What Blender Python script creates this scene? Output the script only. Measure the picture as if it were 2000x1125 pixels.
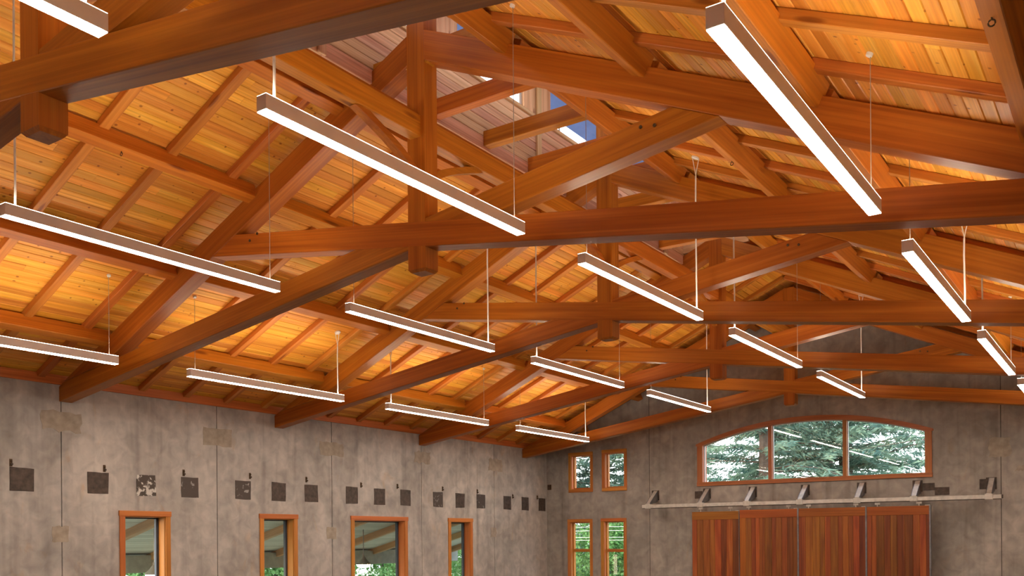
import bpy, bmesh, math, random
from mathutils import Matrix, Vector
random.seed(7)
for o in list(bpy.data.objects):
    bpy.data.objects.remove(o)
SC = bpy.context.scene
COL = SC.collection

# ------------------------------------------------------------------ camera, world, exposure
F_PX, YAW, V_HORIZON, ROLL, EYE = 1805.5, 0.60271, 1052.13, -0.0075, 1.6
cam_d = bpy.data.cameras.new('camera')
cam = bpy.data.objects.new('camera', cam_d)
COL.objects.link(cam)
cam_d.sensor_width = 36.0
cam_d.lens = F_PX / 2000 * 36
cam_d.shift_y = (V_HORIZON - 562.5) / 2000
cam_d.clip_start = 0.05
cam_d.clip_end = 500
cam.matrix_world = Matrix.Translation((0, 0, EYE)) @ Matrix.Rotation(YAW, 4, 'Z') @ Matrix.Rotation(math.pi / 2, 4, 'X') @ Matrix.Rotation(ROLL, 4, 'Z')
SC.camera = cam

W = bpy.data.worlds.new('world')
SC.world = W
W.use_nodes = True
wn, wl = W.node_tree.nodes, W.node_tree.links
wn.clear()
sky = wn.new('ShaderNodeTexSky')
sky.sky_type = 'NISHITA'
sky.sun_disc = False
sky.sun_elevation = math.radians(24)
sky.sun_rotation = math.radians(200)
sky.air_density = 1.3
sky.dust_density = 2.5
mixw = wn.new('ShaderNodeMixRGB')
mixw.inputs[0].default_value = 0.55
mixw.inputs[2].default_value = (5.2, 5.9, 6.6, 1)
wbg = wn.new('ShaderNodeBackground')
wbg.inputs['Strength'].default_value = 0.55
wo = wn.new('ShaderNodeOutputWorld')
wl.new(sky.outputs[0], mixw.inputs[1])
wl.new(mixw.outputs[0], wbg.inputs[0])
wl.new(wbg.outputs[0], wo.inputs[0])

SC.view_settings.view_transform = 'Standard'
SC.view_settings.look = 'None'
SC.view_settings.gamma = 1.0
SC.view_settings.use_curve_mapping = False
SC.view_settings.exposure = 0.75
LAMP_DOWN, LAMP_UP = 34.0, 22.0

# ------------------------------------------------------------------ layout constants
S = 4.2                                   # truss spacing
Y0, XP, XW, YE = 3.4574, -6.4958, -13.6034, 21.4732
HALF = XP - XW
XR = XP + HALF                            # right hand wall
YB = -3.2                                 # wall behind the camera
FL = -1.4                                 # floor level
TAN = 0.4463
AL = math.atan(TAN)
CA, SA = math.cos(AL), math.sin(AL)
ZR = 7.131                                # apex of the top chords
TD = 0.226                                # truss thickness
BP = 0.155                                # board plane above chord plane
def T(n):
    return Y0 + n * S
def chord_z(x):
    return ZR - TAN * abs(x)

# ------------------------------------------------------------------ materials
def new_mat(name):
    m = bpy.data.materials.new(name)
    m.use_nodes = True
    nt = m.node_tree
    nt.nodes.clear()
    out = nt.nodes.new('ShaderNodeOutputMaterial')
    b = nt.nodes.new('ShaderNodeBsdfPrincipled')
    nt.links.new(b.outputs[0], out.inputs[0])
    return m, nt, b, out
def nd(nt, typ, **kw):
    n = nt.nodes.new(typ)
    for k, v in kw.items():
        setattr(n, k, v)
    return n
def ramp(nt, stops):
    r = nd(nt, 'ShaderNodeValToRGB')
    while len(r.color_ramp.elements) < len(stops):
        r.color_ramp.elements.new(0.5)
    for e, (p, c) in zip(r.color_ramp.elements, stops):
        e.position = p
        e.color = (*c, 1)
    return r
def obj_coords(nt, scale, rnd=True):
    tc = nd(nt, 'ShaderNodeTexCoord')
    src = tc.outputs['Object']
    if rnd:
        oi = nd(nt, 'ShaderNodeObjectInfo')
        mu = nd(nt, 'ShaderNodeMath', operation='MULTIPLY')
        mu.inputs[1].default_value = 37.0
        nt.links.new(oi.outputs['Random'], mu.inputs[0])
        ad = nd(nt, 'ShaderNodeVectorMath', operation='ADD')
        nt.links.new(src, ad.inputs[0])
        nt.links.new(mu.outputs[0], ad.inputs[1])
        src = ad.outputs[0]
    mp = nd(nt, 'ShaderNodeMapping')
    mp.inputs['Scale'].default_value = scale
    nt.links.new(src, mp.inputs[0])
    return mp.outputs[0]
def wood(name, dark, mid, light, scale=(0.7, 14, 14), rough=0.5, var=0.25, knots=0.0, kscale=(1.6, 5, 5), hue=0.015, spec=0.35, bump=0.15):
    m, nt, b, out = new_mat(name)
    L = nt.links.new
    v = obj_coords(nt, scale)
    n1 = nd(nt, 'ShaderNodeTexNoise')
    n1.inputs['Scale'].default_value = 1.0
    n1.inputs['Detail'].default_value = 5
    n1.inputs['Distortion'].default_value = 0.8
    L(v, n1.inputs['Vector'])
    r = ramp(nt, [(0.28, dark), (0.5, mid), (0.74, light)])
    L(n1.outputs[0], r.inputs[0])
    col = r.outputs[0]
    v2 = obj_coords(nt, (scale[0] * .5, scale[1] * 5, scale[2] * 5))
    n2 = nd(nt, 'ShaderNodeTexNoise')
    n2.inputs['Scale'].default_value = 1.0
    n2.inputs['Detail'].default_value = 3
    L(v2, n2.inputs['Vector'])
    r2 = ramp(nt, [(0.35, (0.72, 0.68, 0.64)), (0.65, (1.12, 1.1, 1.06))])
    L(n2.outputs[0], r2.inputs[0])
    mx = nd(nt, 'ShaderNodeMixRGB', blend_type='MULTIPLY')
    mx.inputs[0].default_value = 0.55
    L(col, mx.inputs[1])
    L(r2.outputs[0], mx.inputs[2])
    col = mx.outputs[0]
    if knots:
        v3 = obj_coords(nt, kscale)
        vo = nd(nt, 'ShaderNodeTexVoronoi')
        vo.inputs['Scale'].default_value = 1.0
        L(v3, vo.inputs['Vector'])
        rk = ramp(nt, [(0.0, (0.16, 0.07, 0.03)), (0.09, (0.36, 0.19, 0.09)), (0.16, (1, 1, 1))])
        # only some cells carry a knot
        sp = nd(nt, 'ShaderNodeSeparateColor')
        L(vo.outputs['Color'], sp.inputs[0])
        gt = nd(nt, 'ShaderNodeMath', operation='GREATER_THAN')
        gt.inputs[1].default_value = 0.62
        L(sp.outputs[0], gt.inputs[0])
        sz = nd(nt, 'ShaderNodeMath', operation='ADD')
        L(vo.outputs['Distance'], sz.inputs[0])
        L(gt.outputs[0], sz.inputs[1])
        L(sz.outputs[0], rk.inputs[0])
        mk = nd(nt, 'ShaderNodeMixRGB', blend_type='MULTIPLY')
        mk.inputs[0].default_value = knots
        L(col, mk.inputs[1])
        L(rk.outputs[0], mk.inputs[2])
        col = mk.outputs[0]
    oi = nd(nt, 'ShaderNodeObjectInfo')
    hs = nd(nt, 'ShaderNodeHueSaturation')
    mr = nd(nt, 'ShaderNodeMapRange')
    mr.inputs['To Min'].default_value = 1 - var
    mr.inputs['To Max'].default_value = 1 + var
    L(oi.outputs['Random'], mr.inputs[0])
    L(mr.outputs[0], hs.inputs['Value'])
    mh = nd(nt, 'ShaderNodeMath', operation='MULTIPLY')
    mh.inputs[1].default_value = 7.31
    fr = nd(nt, 'ShaderNodeMath', operation='FRACT')
    L(oi.outputs['Random'], mh.inputs[0])
    L(mh.outputs[0], fr.inputs[0])
    mr2 = nd(nt, 'ShaderNodeMapRange')
    mr2.inputs['To Min'].default_value = 0.5 - hue
    mr2.inputs['To Max'].default_value = 0.5 + hue
    L(fr.outputs[0], mr2.inputs[0])
    L(mr2.outputs[0], hs.inputs['Hue'])
    L(col, hs.inputs['Color'])
    L(hs.outputs[0], b.inputs['Base Color'])
    b.inputs['Roughness'].default_value = rough
    b.inputs['Specular IOR Level'].default_value = spec
    bp = nd(nt, 'ShaderNodeBump')
    bp.inputs['Strength'].default_value = bump
    bp.inputs['Distance'].default_value = 0.004
    L(n2.outputs[0], bp.inputs['Height'])
    L(bp.outputs[0], b.inputs['Normal'])
    return m
def plain(name, col, rough=0.5, metal=0.0, noise=0.0, nscale=8.0, spec=0.4):
    m, nt, b, out = new_mat(name)
    L = nt.links.new
    v = obj_coords(nt, (nscale,) * 3)
    n = nd(nt, 'ShaderNodeTexNoise')
    n.inputs['Scale'].default_value = 1.0
    n.inputs['Detail'].default_value = 4
    L(v, n.inputs['Vector'])
    lo = tuple(c * (1 - noise) for c in col)
    hi = tuple(min(1, c * (1 + noise)) for c in col)
    r = ramp(nt, [(0.3, lo), (0.7, hi)])
    L(n.outputs[0], r.inputs[0])
    L(r.outputs[0], b.inputs['Base Color'])
    b.inputs['Roughness'].default_value = rough
    b.inputs['Metallic'].default_value = metal
    b.inputs['Specular IOR Level'].default_value = spec
    return m
def emission(name, col, strength):
    m, nt, b, out = new_mat(name)
    e = nd(nt, 'ShaderNodeEmission')
    e.inputs[0].default_value = (*col, 1)
    e.inputs[1].default_value = strength
    nt.links.new(e.outputs[0], out.inputs[0])
    return m
def concrete(name, base, rust=0.25, axis='Y'):
    m, nt, b, out = new_mat(name)
    L = nt.links.new
    def noise(sc, detail, dist=0.0):
        n = nd(nt, 'ShaderNodeTexNoise')
        n.inputs['Scale'].default_value = 1.0
        n.inputs['Detail'].default_value = detail
        n.inputs['Distortion'].default_value = dist
        L(obj_coords(nt, sc, False), n.inputs['Vector'])
        return n.outputs[0]
    def tint(c, f, stops, fac=1.0):
        r = ramp(nt, stops)
        L(f, r.inputs[0])
        x = nd(nt, 'ShaderNodeMixRGB', blend_type='MULTIPLY')
        x.inputs[0].default_value = fac
        L(c, x.inputs[1])
        L(r.outputs[0], x.inputs[2])
        return x.outputs[0]
    r0 = ramp(nt, [(0.3, tuple(c * .80 for c in base)), (0.52, base), (0.72, tuple(min(1, c * 1.24) for c in base))])
    L(noise((0.9, 0.9, 0.6), 6, 1.2), r0.inputs[0])
    c = r0.outputs[0]
    c = tint(c, noise((5, 5, 5), 8, 0.6), [(0.3, (.80, .80, .80)), (0.7, (1.15, 1.14, 1.12))])
    c = tint(c, noise((6, 6, 0.35), 4, 0.2), [(0.30, (.74, .74, .75)), (0.46, (1, 1, 1)), (0.75, (1.05, 1.05, 1.04))], 0.55)
    c = tint(c, noise((1.7, 1.7, 0.5), 3, 0.8), [(0.2, (.72, .71, .70)), (0.42, (1, 1, 1))], 0.7)
    c = tint(c, noise((3.4, 3.4, 0.16), 3, 0.3), [(0.60, (1, 1, 1)), (0.70, (.70, .685, .675))], 0.6)
    c = tint(c, noise((2.6, 2.6, 1.5), 5, 1.5), [(0.62, (1, 1, 1)), (0.78, (1.05, .80, .52))], rust)
    oi = nd(nt, 'ShaderNodeObjectInfo')
    mr = nd(nt, 'ShaderNodeMapRange')
    mr.inputs['To Min'].default_value = 0.92
    mr.inputs['To Max'].default_value = 1.08
    L(oi.outputs['Random'], mr.inputs[0])
    hv = nd(nt, 'ShaderNodeHueSaturation')
    L(mr.outputs[0], hv.inputs['Value'])
    L(mr.outputs[0], hv.inputs['Saturation'])
    L(c, hv.inputs['Color'])
    c = hv.outputs[0]
    L(c, b.inputs['Base Color'])
    b.inputs['Roughness'].default_value = 0.75
    b.inputs['Specular IOR Level'].default_value = 0.25
    bp = nd(nt, 'ShaderNodeBump')
    bp.inputs['Strength'].default_value = 0.25
    bp.inputs['Distance'].default_value = 0.01
    L(noise((9, 9, 9), 6), bp.inputs['Height'])
    L(bp.outputs[0], b.inputs['Normal'])
    return m
def glass(name, tint=(1, 1, 1), refl=0.035):
    m, nt, b, out = new_mat(name)
    L = nt.links.new
    tr = nd(nt, 'ShaderNodeBsdfTransparent')
    tr.inputs[0].default_value = (*tint, 1)
    gl = nd(nt, 'ShaderNodeBsdfGlossy')
    gl.inputs['Roughness'].default_value = 0.0
    lw = nd(nt, 'ShaderNodeLayerWeight')
    lw.inputs['Blend'].default_value = 0.5
    pw = nd(nt, 'ShaderNodeMath', operation='POWER')
    pw.inputs[1].default_value = 5.0
    L(lw.outputs['Facing'], pw.inputs[0])
    ad = nd(nt, 'ShaderNodeMath', operation='MULTIPLY_ADD')
    ad.inputs[1].default_value = 0.9
    ad.inputs[2].default_value = refl
    L(pw.outputs[0], ad.inputs[0])
    mx = nd(nt, 'ShaderNodeMixShader')
    L(ad.outputs[0], mx.inputs[0])
    L(tr.outputs[0], mx.inputs[1])
    L(gl.outputs[0], mx.inputs[2])
    L(mx.outputs[0], out.inputs[0])
    return m
def flecked(name, dark, fleck, amount):
    m, nt, b, out = new_mat(name)
    L = nt.links.new
    n = nd(nt, 'ShaderNodeTexNoise')
    n.inputs['Scale'].default_value = 1.0
    n.inputs['Detail'].default_value = 5
    n.inputs['Distortion'].default_value = 1.0
    L(obj_coords(nt, (11, 11, 11)), n.inputs['Vector'])
    r = ramp(nt, [(1 - amount - .05, dark), (1 - amount + .03, fleck)])
    L(n.outputs[0], r.inputs[0])
    L(r.outputs[0], b.inputs['Base Color'])
    b.inputs['Roughness'].default_value = 0.6
    b.inputs['Metallic'].default_value = 0.2
    return m
def leafy(name, a, bcol):
    m, nt, b, out = new_mat(name)
    L = nt.links.new
    n = nd(nt, 'ShaderNodeTexNoise')
    n.inputs['Scale'].default_value = 1.0
    n.inputs['Detail'].default_value = 3
    L(obj_coords(nt, (1.3, 1.3, 1.3)), n.inputs['Vector'])
    r = ramp(nt, [(0.32, a), (0.68, bcol)])
    L(n.outputs[0], r.inputs[0])
    df = nd(nt, 'ShaderNodeBsdfDiffuse')
    tl = nd(nt, 'ShaderNodeBsdfTranslucent')
    mx = nd(nt, 'ShaderNodeMixShader')
    mx.inputs[0].default_value = 0.35
    L(r.outputs[0], df.inputs[0])
    L(r.outputs[0], tl.inputs[0])
    L(df.outputs[0], mx.inputs[1])
    L(tl.outputs[0], mx.inputs[2])
    L(mx.outputs[0], out.inputs[0])
    return m

M = {}
M['beam'] = wood('fir_beam', (.33, .085, .006), (.43, .124, .009), (.53, .172, .017), (0.5, 9, 9), 0.48, 0.10, hue=0.006)
M['purlin'] = wood('fir_purlin', (.40, .108, .007), (.51, .16, .012), (.61, .215, .023), (0.55, 9, 9), 0.5, 0.12, 0.8, (0.8, 4, 4), hue=0.008)
M['rafter'] = wood('fir_rafter', (.42, .12, .015), (.54, .175, .025), (.64, .24, .045), (0.6, 11, 11), 0.5, 0.12, 0.7, (1.1, 6, 6), hue=0.008)
M['board'] = wood('fir_board', (.62, .225, .020), (.74, .305, .034), (.86, .42, .075), (3.2, 10, 10), 0.5, 0.16, 0.75, (40.0, 8.0, 8.0), hue=0.010)
M['pale_board'] = wood('cedar_board', (.54, .27, .15), (.70, .40, .24), (.80, .52, .34), (0.6, 10, 10), 0.55, 0.14, 0.8, (1.7, 7, 7), hue=0.012)
M['post_pale'] = wood('pale_fir_post', (.50, .29, .14), (.62, .38, .20), (.72, .50, .30), (0.6, 9, 9), 0.5, 0.1)
M['door'] = wood('redwood_board', (.17, .040, .009), (.28, .078, .013), (.38, .13, .022), (0.7, 9, 9), 0.4, 0.40, 0.4, (0.8, 3, 3), hue=0.014, spec=0.45)
M['door_rail'] = wood('redwood_rail', (.27, .080, .010), (.34, .105, .014), (.40, .135, .02), (0.7, 9, 9), 0.4, 0.08)
M['casing'] = wood('fir_casing', (.50, .165, .028), (.58, .205, .04), (.66, .255, .055), (0.7, 14, 14), 0.45, 0.08)
M['arch'] = wood('arch_casing', (.40, .13, .04), (.46, .16, .05), (.52, .2, .07), (0.7, 14, 14), 0.5, 0.06)
M['concrete'] = concrete('aged_concrete', (.445, .41, .375), .5)
M['concrete_end'] = concrete('aged_concrete_end', (.385, .345, .305), 0.4)
M['patch'] = plain('mortar_patch', (.37, .31, .24), 0.85, 0, 0.18, 9)
M['joint'] = plain('joint_filler', (.12, .105, .09), 0.9, 0, 0.2, 9)
M['floor'] = plain('floor_concrete', (.12, .11, .105), 0.45, 0, 0.12, 1.2)
M['black'] = plain('black_gap', (.012, .010, .009), 0.9, 0, 0.2)
M['plate'] = plain('weathered_steel', (.085, .062, .048), 0.6, 0.25, 0.35, 14)
M['plate_fleck'] = flecked('steel_with_paint_flecks', (.075, .055, .042), (.62, .58, .52), 0.46)
M['plate_some'] = flecked('steel_with_light_scuffs', (.08, .06, .048), (.36, .33, .30), 0.33)
M['rust'] = plain('rusty_iron', (.10, .06, .03), 0.8, 0.3, 0.5, 30)
M['galv'] = plain('galvanised_steel', (.60, .56, .50), 0.45, 0.35, 0.14, 12)
M['bluesteel'] = plain('dull_steel', (.26, .26, .27), 0.38, 0.75, 0.2, 10)
M['housing'] = plain('taupe_aluminium', (.86, .76, .67), 0.5, 0.0, 0.03, 5)
M['white'] = plain('white_plastic', (.78, .76, .72), 0.45, 0, 0.02)
M['cable'] = plain('steel_cable', (.42, .36, .30), 0.4, 0.5, 0.05)
M['lens'] = emission('lamp_lens', (1.0, .89, .76), LAMP_DOWN)
M['uplens'] = emission('lamp_up_lens', (1.0, .84, .66), LAMP_UP)
M['glass'] = glass('window_glass')
M['glass_arch'] = glass('arch_glass', refl=0.05)
M['sash'] = plain('dark_sash', (.06, .075, .105), 0.45, 0.2, 0.05)
M['sash_white'] = plain('pale_sash', (.62, .60, .60), 0.5, 0, 0.05)
M['leaf_dark'] = leafy('conifer_needles', (.085, .175, .155), (.27, .38, .27))
M['leaf_light'] = leafy('broad_leaves', (.09, .23, .07), (.23, .38, .15))
M['bark'] = plain('bark', (.10, .075, .06), 0.9, 0, 0.3, 10)
M['grass'] = plain('grass', (.24, .27, .17), 0.95, 0, 0.3, 2)
M['porch_board'] = wood('painted_porch_board', (.44, .45, .47), (.52, .53, .55), (.60, .61, .62), (0.6, 10, 10), 0.7, 0.12, hue=0.0)
M['porch_beam'] = wood('stained_porch_beam', (.38, .22, .12), (.46, .28, .16), (.54, .34, .2), (0.6, 10, 10), 0.6, 0.1)
M['porch_grey'] = plain('grey_fascia', (.30, .30, .28), 0.7, 0, 0.15, 6)
M['roofing'] = plain('slate_blue_roofing', (.16, .25, .42), 0.6, 0.1, 0.1, 4)
M['bulb'] = emission('bulb_glow', (1.0, .78, .45), 60)

# ------------------------------------------------------------------ building helpers
WORLD = {}
def ident(loc):
    return Matrix.Translation(loc)
def frame(ex, ez, loc):
    ex, ez = Vector(ex).normalized(), Vector(ez).normalized()
    ey = ez.cross(ex)
    m = Matrix((ex, ey, ez)).transposed().to_4x4()
    return Matrix.Translation(loc) @ m
def put(name, mesh, mat, mw, parent=None, kind=None):
    if mat is not None and not mesh.materials:
        mesh.materials.append(mat)
    o = bpy.data.objects.new(name, mesh)
    COL.objects.link(o)
    if parent is not None:
        o.parent = parent
        o.matrix_local = WORLD[parent.name].inverted() @ mw
    else:
        o.matrix_world = mw
    WORLD[o.name] = mw.copy()
    if kind:
        o['kind'] = kind
    return o
def tag(o, label=None, cat=None, group=None, kind=None):
    if label:
        o['label'] = label
    if cat:
        o['category'] = cat
    if group:
        o['group'] = group
    if kind:
        o['kind'] = kind
    return o
def thing(name, loc, label=None, cat=None, group=None, kind=None):
    o = bpy.data.objects.new(name, None)
    COL.objects.link(o)
    o.empty_display_size = 0.1
    o.location = loc
    WORLD[o.name] = Matrix.Translation(loc)
    return tag(o, label, cat, group, kind)
def raw_mesh(name, verts, faces):
    me = bpy.data.meshes.new(name)
    me.from_pydata(verts, [], faces)
    me.update()
    return me
BOX = {}
def box_mesh(a, b, ch=0.0, mat=None):
    """box from corner a to corner b, optional chamfer"""
    key = (tuple(round(v, 4) for v in a), tuple(round(v, 4) for v in b), round(ch, 4), mat.name if mat else '')
    if key in BOX:
        return BOX[key]
    bm = bmesh.new()
    bmesh.ops.create_cube(bm, size=1.0)
    for v in bm.verts:
        v.co = Vector(((a[i] + b[i]) / 2 + v.co[i] * (b[i] - a[i])) for i in range(3))
    if ch:
        bmesh.ops.bevel(bm, geom=bm.edges[:], offset=ch, segments=1, affect='EDGES', profile=0.5)
    me = bpy.data.meshes.new('box')
    bm.to_mesh(me)
    bm.free()
    BOX[key] = me
    return me
def wbox(name, a, b, mat, parent=None, ch=0.004, axis=0, kind=None):
    """world aligned box between corners; local x runs along the chosen axis (for the grain)"""
    c = Vector(((a[i] + b[i]) / 2) for i in range(3))
    h = [abs(b[i] - a[i]) / 2 for i in range(3)]
    if axis == 0:
        mw = Matrix.Translation(c)
        l = h
    elif axis == 1:
        mw = frame((0, 1, 0), (0, 0, 1), c)
        l = [h[1], h[0], h[2]]
    else:
        mw = frame((0, 0, 1), (0, 1, 0), c)
        l = [h[2], h[0], h[1]]
    ch = min(ch, min(l) * .6)
    return put(name, box_mesh([-v for v in l], l, ch, mat), mat, mw, parent, kind)
def poly_prism(pts, y0, y1, ch=0.0, name='prism'):
    """extrude polygon given in (x, z) along y"""
    bm = bmesh.new()
    fr = [bm.verts.new((x, y0, z)) for x, z in pts]
    bk = [bm.verts.new((x, y1, z)) for x, z in pts]
    bm.faces.new(fr)
    bm.faces.new(bk[::-1])
    n = len(pts)
    for i in range(n):
        j = (i + 1) % n
        bm.faces.new((fr[j], fr[i], bk[i], bk[j]))
    bmesh.ops.recalc_face_normals(bm, faces=bm.faces[:])
    if ch:
        bmesh.ops.bevel(bm, geom=bm.edges[:], offset=ch, segments=1, affect='EDGES', profile=0.5)
    me = bpy.data.meshes.new(name)
    bm.to_mesh(me)
    bm.free()
    return me
def tube_mesh(pts, r, seg=6):
    bm = bmesh.new()
    rings = []
    pts = [Vector(p) for p in pts]
    for i, p in enumerate(pts):
        d = (pts[min(i + 1, len(pts) - 1)] - pts[max(i - 1, 0)]).normalized()
        up = Vector((0, 0, 1)) if abs(d.z) < .9 else Vector((1, 0, 0))
        a = d.cross(up).normalized()
        b2 = d.cross(a)
        rr = r[i] if isinstance(r, (list, tuple)) else r
        rings.append([bm.verts.new(p + a * math.cos(2 * math.pi * k / seg) * rr + b2 * math.sin(2 * math.pi * k / seg) * rr) for k in range(seg)])
    for a, b2 in zip(rings, rings[1:]):
        for k in range(seg):
            bm.faces.new((a[k], a[(k + 1) % seg], b2[(k + 1) % seg], b2[k]))
    bm.faces.new(rings[0][::-1])
    bm.faces.new(rings[-1])
    bmesh.ops.recalc_face_normals(bm, faces=bm.faces[:])
    me = bpy.data.meshes.new('tube')
    bm.to_mesh(me)
    bm.free()
    return me
def lathe_mesh(prof, seg=16):
    bm = bmesh.new()
    rings = [[bm.verts.new((r * math.cos(2 * math.pi * k / seg), r * math.sin(2 * math.pi * k / seg), z)) for k in range(seg)] for r, z in prof]
    for a, b2 in zip(rings, rings[1:]):
        for k in range(seg):
            bm.faces.new((a[k], a[(k + 1) % seg], b2[(k + 1) % seg], b2[k]))
    bm.faces.new(rings[0][::-1])
    bm.faces.new(rings[-1])
    bmesh.ops.recalc_face_normals(bm, faces=bm.faces[:])
    me = bpy.data.meshes.new('lathe')
    bm.to_mesh(me)
    bm.free()
    return me
def slab_mesh(a0, a1, z0, z1, holes, d0, d1, axis):
    """vertical slab with rectangular holes; a = run axis ('x' or 'y'), thickness d0..d1 on the other axis"""
    As = sorted({a0, a1, *[h[0] for h in holes], *[h[1] for h in holes]})
    Zs = sorted({z0, z1, *[h[2] for h in holes], *[h[3] for h in holes]})
    As = [a for a in As if a0 <= a <= a1]
    Zs = [z for z in Zs if z0 <= z <= z1]
    vs, fs, idx = [], [], {}
    def vert(a, z, d):
        k = (a, z, d)
        if k not in idx:
            idx[k] = len(vs)
            vs.append((a, d, z) if axis == 'x' else (d, a, z))
        return idx[k]
    def solid(i, j):
        if i < 0 or j < 0 or i >= len(As) - 1 or j >= len(Zs) - 1:
            return False
        ca, cz = (As[i] + As[i + 1]) / 2, (Zs[j] + Zs[j + 1]) / 2
        return not any(h[0] < ca < h[1] and h[2] < cz < h[3] for h in holes)
    for i in range(len(As) - 1):
        for j in range(len(Zs) - 1):
            if not solid(i, j):
                continue
            A, B, C, D = As[i], As[i + 1], Zs[j], Zs[j + 1]
            fs.append([vert(A, C, d0), vert(B, C, d0), vert(B, D, d0), vert(A, D, d0)])
            fs.append([vert(A, D, d1), vert(B, D, d1), vert(B, C, d1), vert(A, C, d1)])
            if not solid(i - 1, j):
                fs.append([vert(A, C, d0), vert(A, D, d0), vert(A, D, d1), vert(A, C, d1)])
            if not solid(i + 1, j):
                fs.append([vert(B, D, d0), vert(B, C, d0), vert(B, C, d1), vert(B, D, d1)])
            if not solid(i, j - 1):
                fs.append([vert(B, C, d0), vert(A, C, d0), vert(A, C, d1), vert(B, C, d1)])
            if not solid(i, j + 1):
                fs.append([vert(A, D, d0), vert(B, D, d0), vert(B, D, d1), vert(A, D, d1)])
    me = raw_mesh('slab', vs, fs)
    bm = bmesh.new()
    bm.from_mesh(me)
    bmesh.ops.recalc_face_normals(bm, faces=bm.faces[:])
    bm.to_mesh(me)
    bm.free()
    return me
ORD = ['first', 'second', 'third', 'fourth', 'fifth', 'sixth', 'seventh', 'eighth', 'ninth', 'tenth', 'eleventh', 'twelfth', 'thirteenth', 'fourteenth', 'fifteenth', 'sixteenth']

# ------------------------------------------------------------------ floor and plain walls
tag(wbox('floor', (XW - .3, YB - .3, FL - .2), (XR + .3, YE + .3, FL), M['floor'], ch=0), kind='structure')
tag(put('wall_right', slab_mesh(YB, YE, FL, 4.0, [], XR, XR + .26, 'y'), M['concrete'], ident((0, 0, 0))), kind='structure')
tag(put('wall_back', poly_prism([(XW - .26, FL), (XR + .26, FL), (XR + .26, 4.05), (XP, 7.25), (XW - .26, 4.05)], YB - .26, YB), M['concrete'], ident((0, 0, 0))), kind='structure')

# ------------------------------------------------------------------ left wall of cast panels
WTOP = 3.985
LWIN = [(8.65, 9.585), (11.49, 12.415), (13.88, 15.65), (17.11, 18.055)]
WHEAD, WSILL = 2.10, -0.35
CW = 0.095
holes = [(a + CW - .01, b - CW + .01, WSILL + .1, WHEAD - .085) for a, b in LWIN]
wall_l = put('wall_left', slab_mesh(YB, YE + .26, FL, WTOP, holes, XW - .26, XW - .045, 'y'), M['joint'], ident((0, 0, 0)), kind='structure')
JT = [YB, -.85, 2.0, 4.85, 7.70, 10.55, 13.35, 16.155, 18.99, YE]
for a, b in zip(JT, JT[1:]):
    hs = [h for h in holes if a < h[0] < b]
    me = slab_mesh(a + (.008 if a > YB else 0), b - (.008 if b < YE else 0), FL, WTOP, hs, XW - .045, XW, 'y')
    put('wall_panel', me, M['concrete'], ident((0, 0, 0)), wall_l)
# mortar patches over the joints
random.seed(11)
def patch(y0, y1, z0, z1, parent, rag=.02):
    pts = []
    n = 7
    for i in range(n):
        pts.append((y0 + (y1 - y0) * i / n, z1 + random.uniform(-rag, rag)))
    for i in range(4):
        pts.append((y1 + random.uniform(-rag, rag), z1 + (z0 - z1) * i / 4))
    for i in range(n):
        pts.append((y1 + (y0 - y1) * i / n, z0 + random.uniform(-rag, rag)))
    for i in range(4):
        pts.append((y0 + random.uniform(-rag, rag), z0 + (z1 - z0) * i / 4))
    me = poly_prism([(p[0], p[1]) for p in pts], -.004, .004)
    return me
for y0, y1, z0, z1, rg in [(7.40, 8.02, 3.29, 3.58, .03), (10.27, 10.87, 3.28, 3.60, .015), (13.03, 13.68, 3.31, 3.57, .02),
                           (15.91, 16.47, 3.33, 3.60, .03), (18.76, 19.36, 3.31, 3.62, .03), (7.55, 7.81, 1.60, 1.84, .012), (13.2, 13.47, 1.62, 1.86, .012), (18.83, 19.07, 1.64, 1.88, .012)]:
    cy, cz = (y0 + y1) / 2, (z0 + z1) / 2
    me = patch(y0 - cy, y1 - cy, z0 - cz, z1 - cz, wall_l, rg)
    put('mortar_patch', me, M['patch'], Matrix.Translation((XW, cy, cz)) @ Matrix.Rotation(math.pi / 2, 4, 'Z'), wall_l)
# timber plate along the wall head
tag(wbox('trim_1', (XW - .26, YB, WTOP), (XW + .035, YE, 4.13), M['casing'], ch=.005, axis=1), kind='structure')
tag(wbox('trim_2', (XR - .035, YB, WTOP), (XR + .26, YE, 4.13), M['casing'], ch=.005, axis=1), kind='structure')

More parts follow.
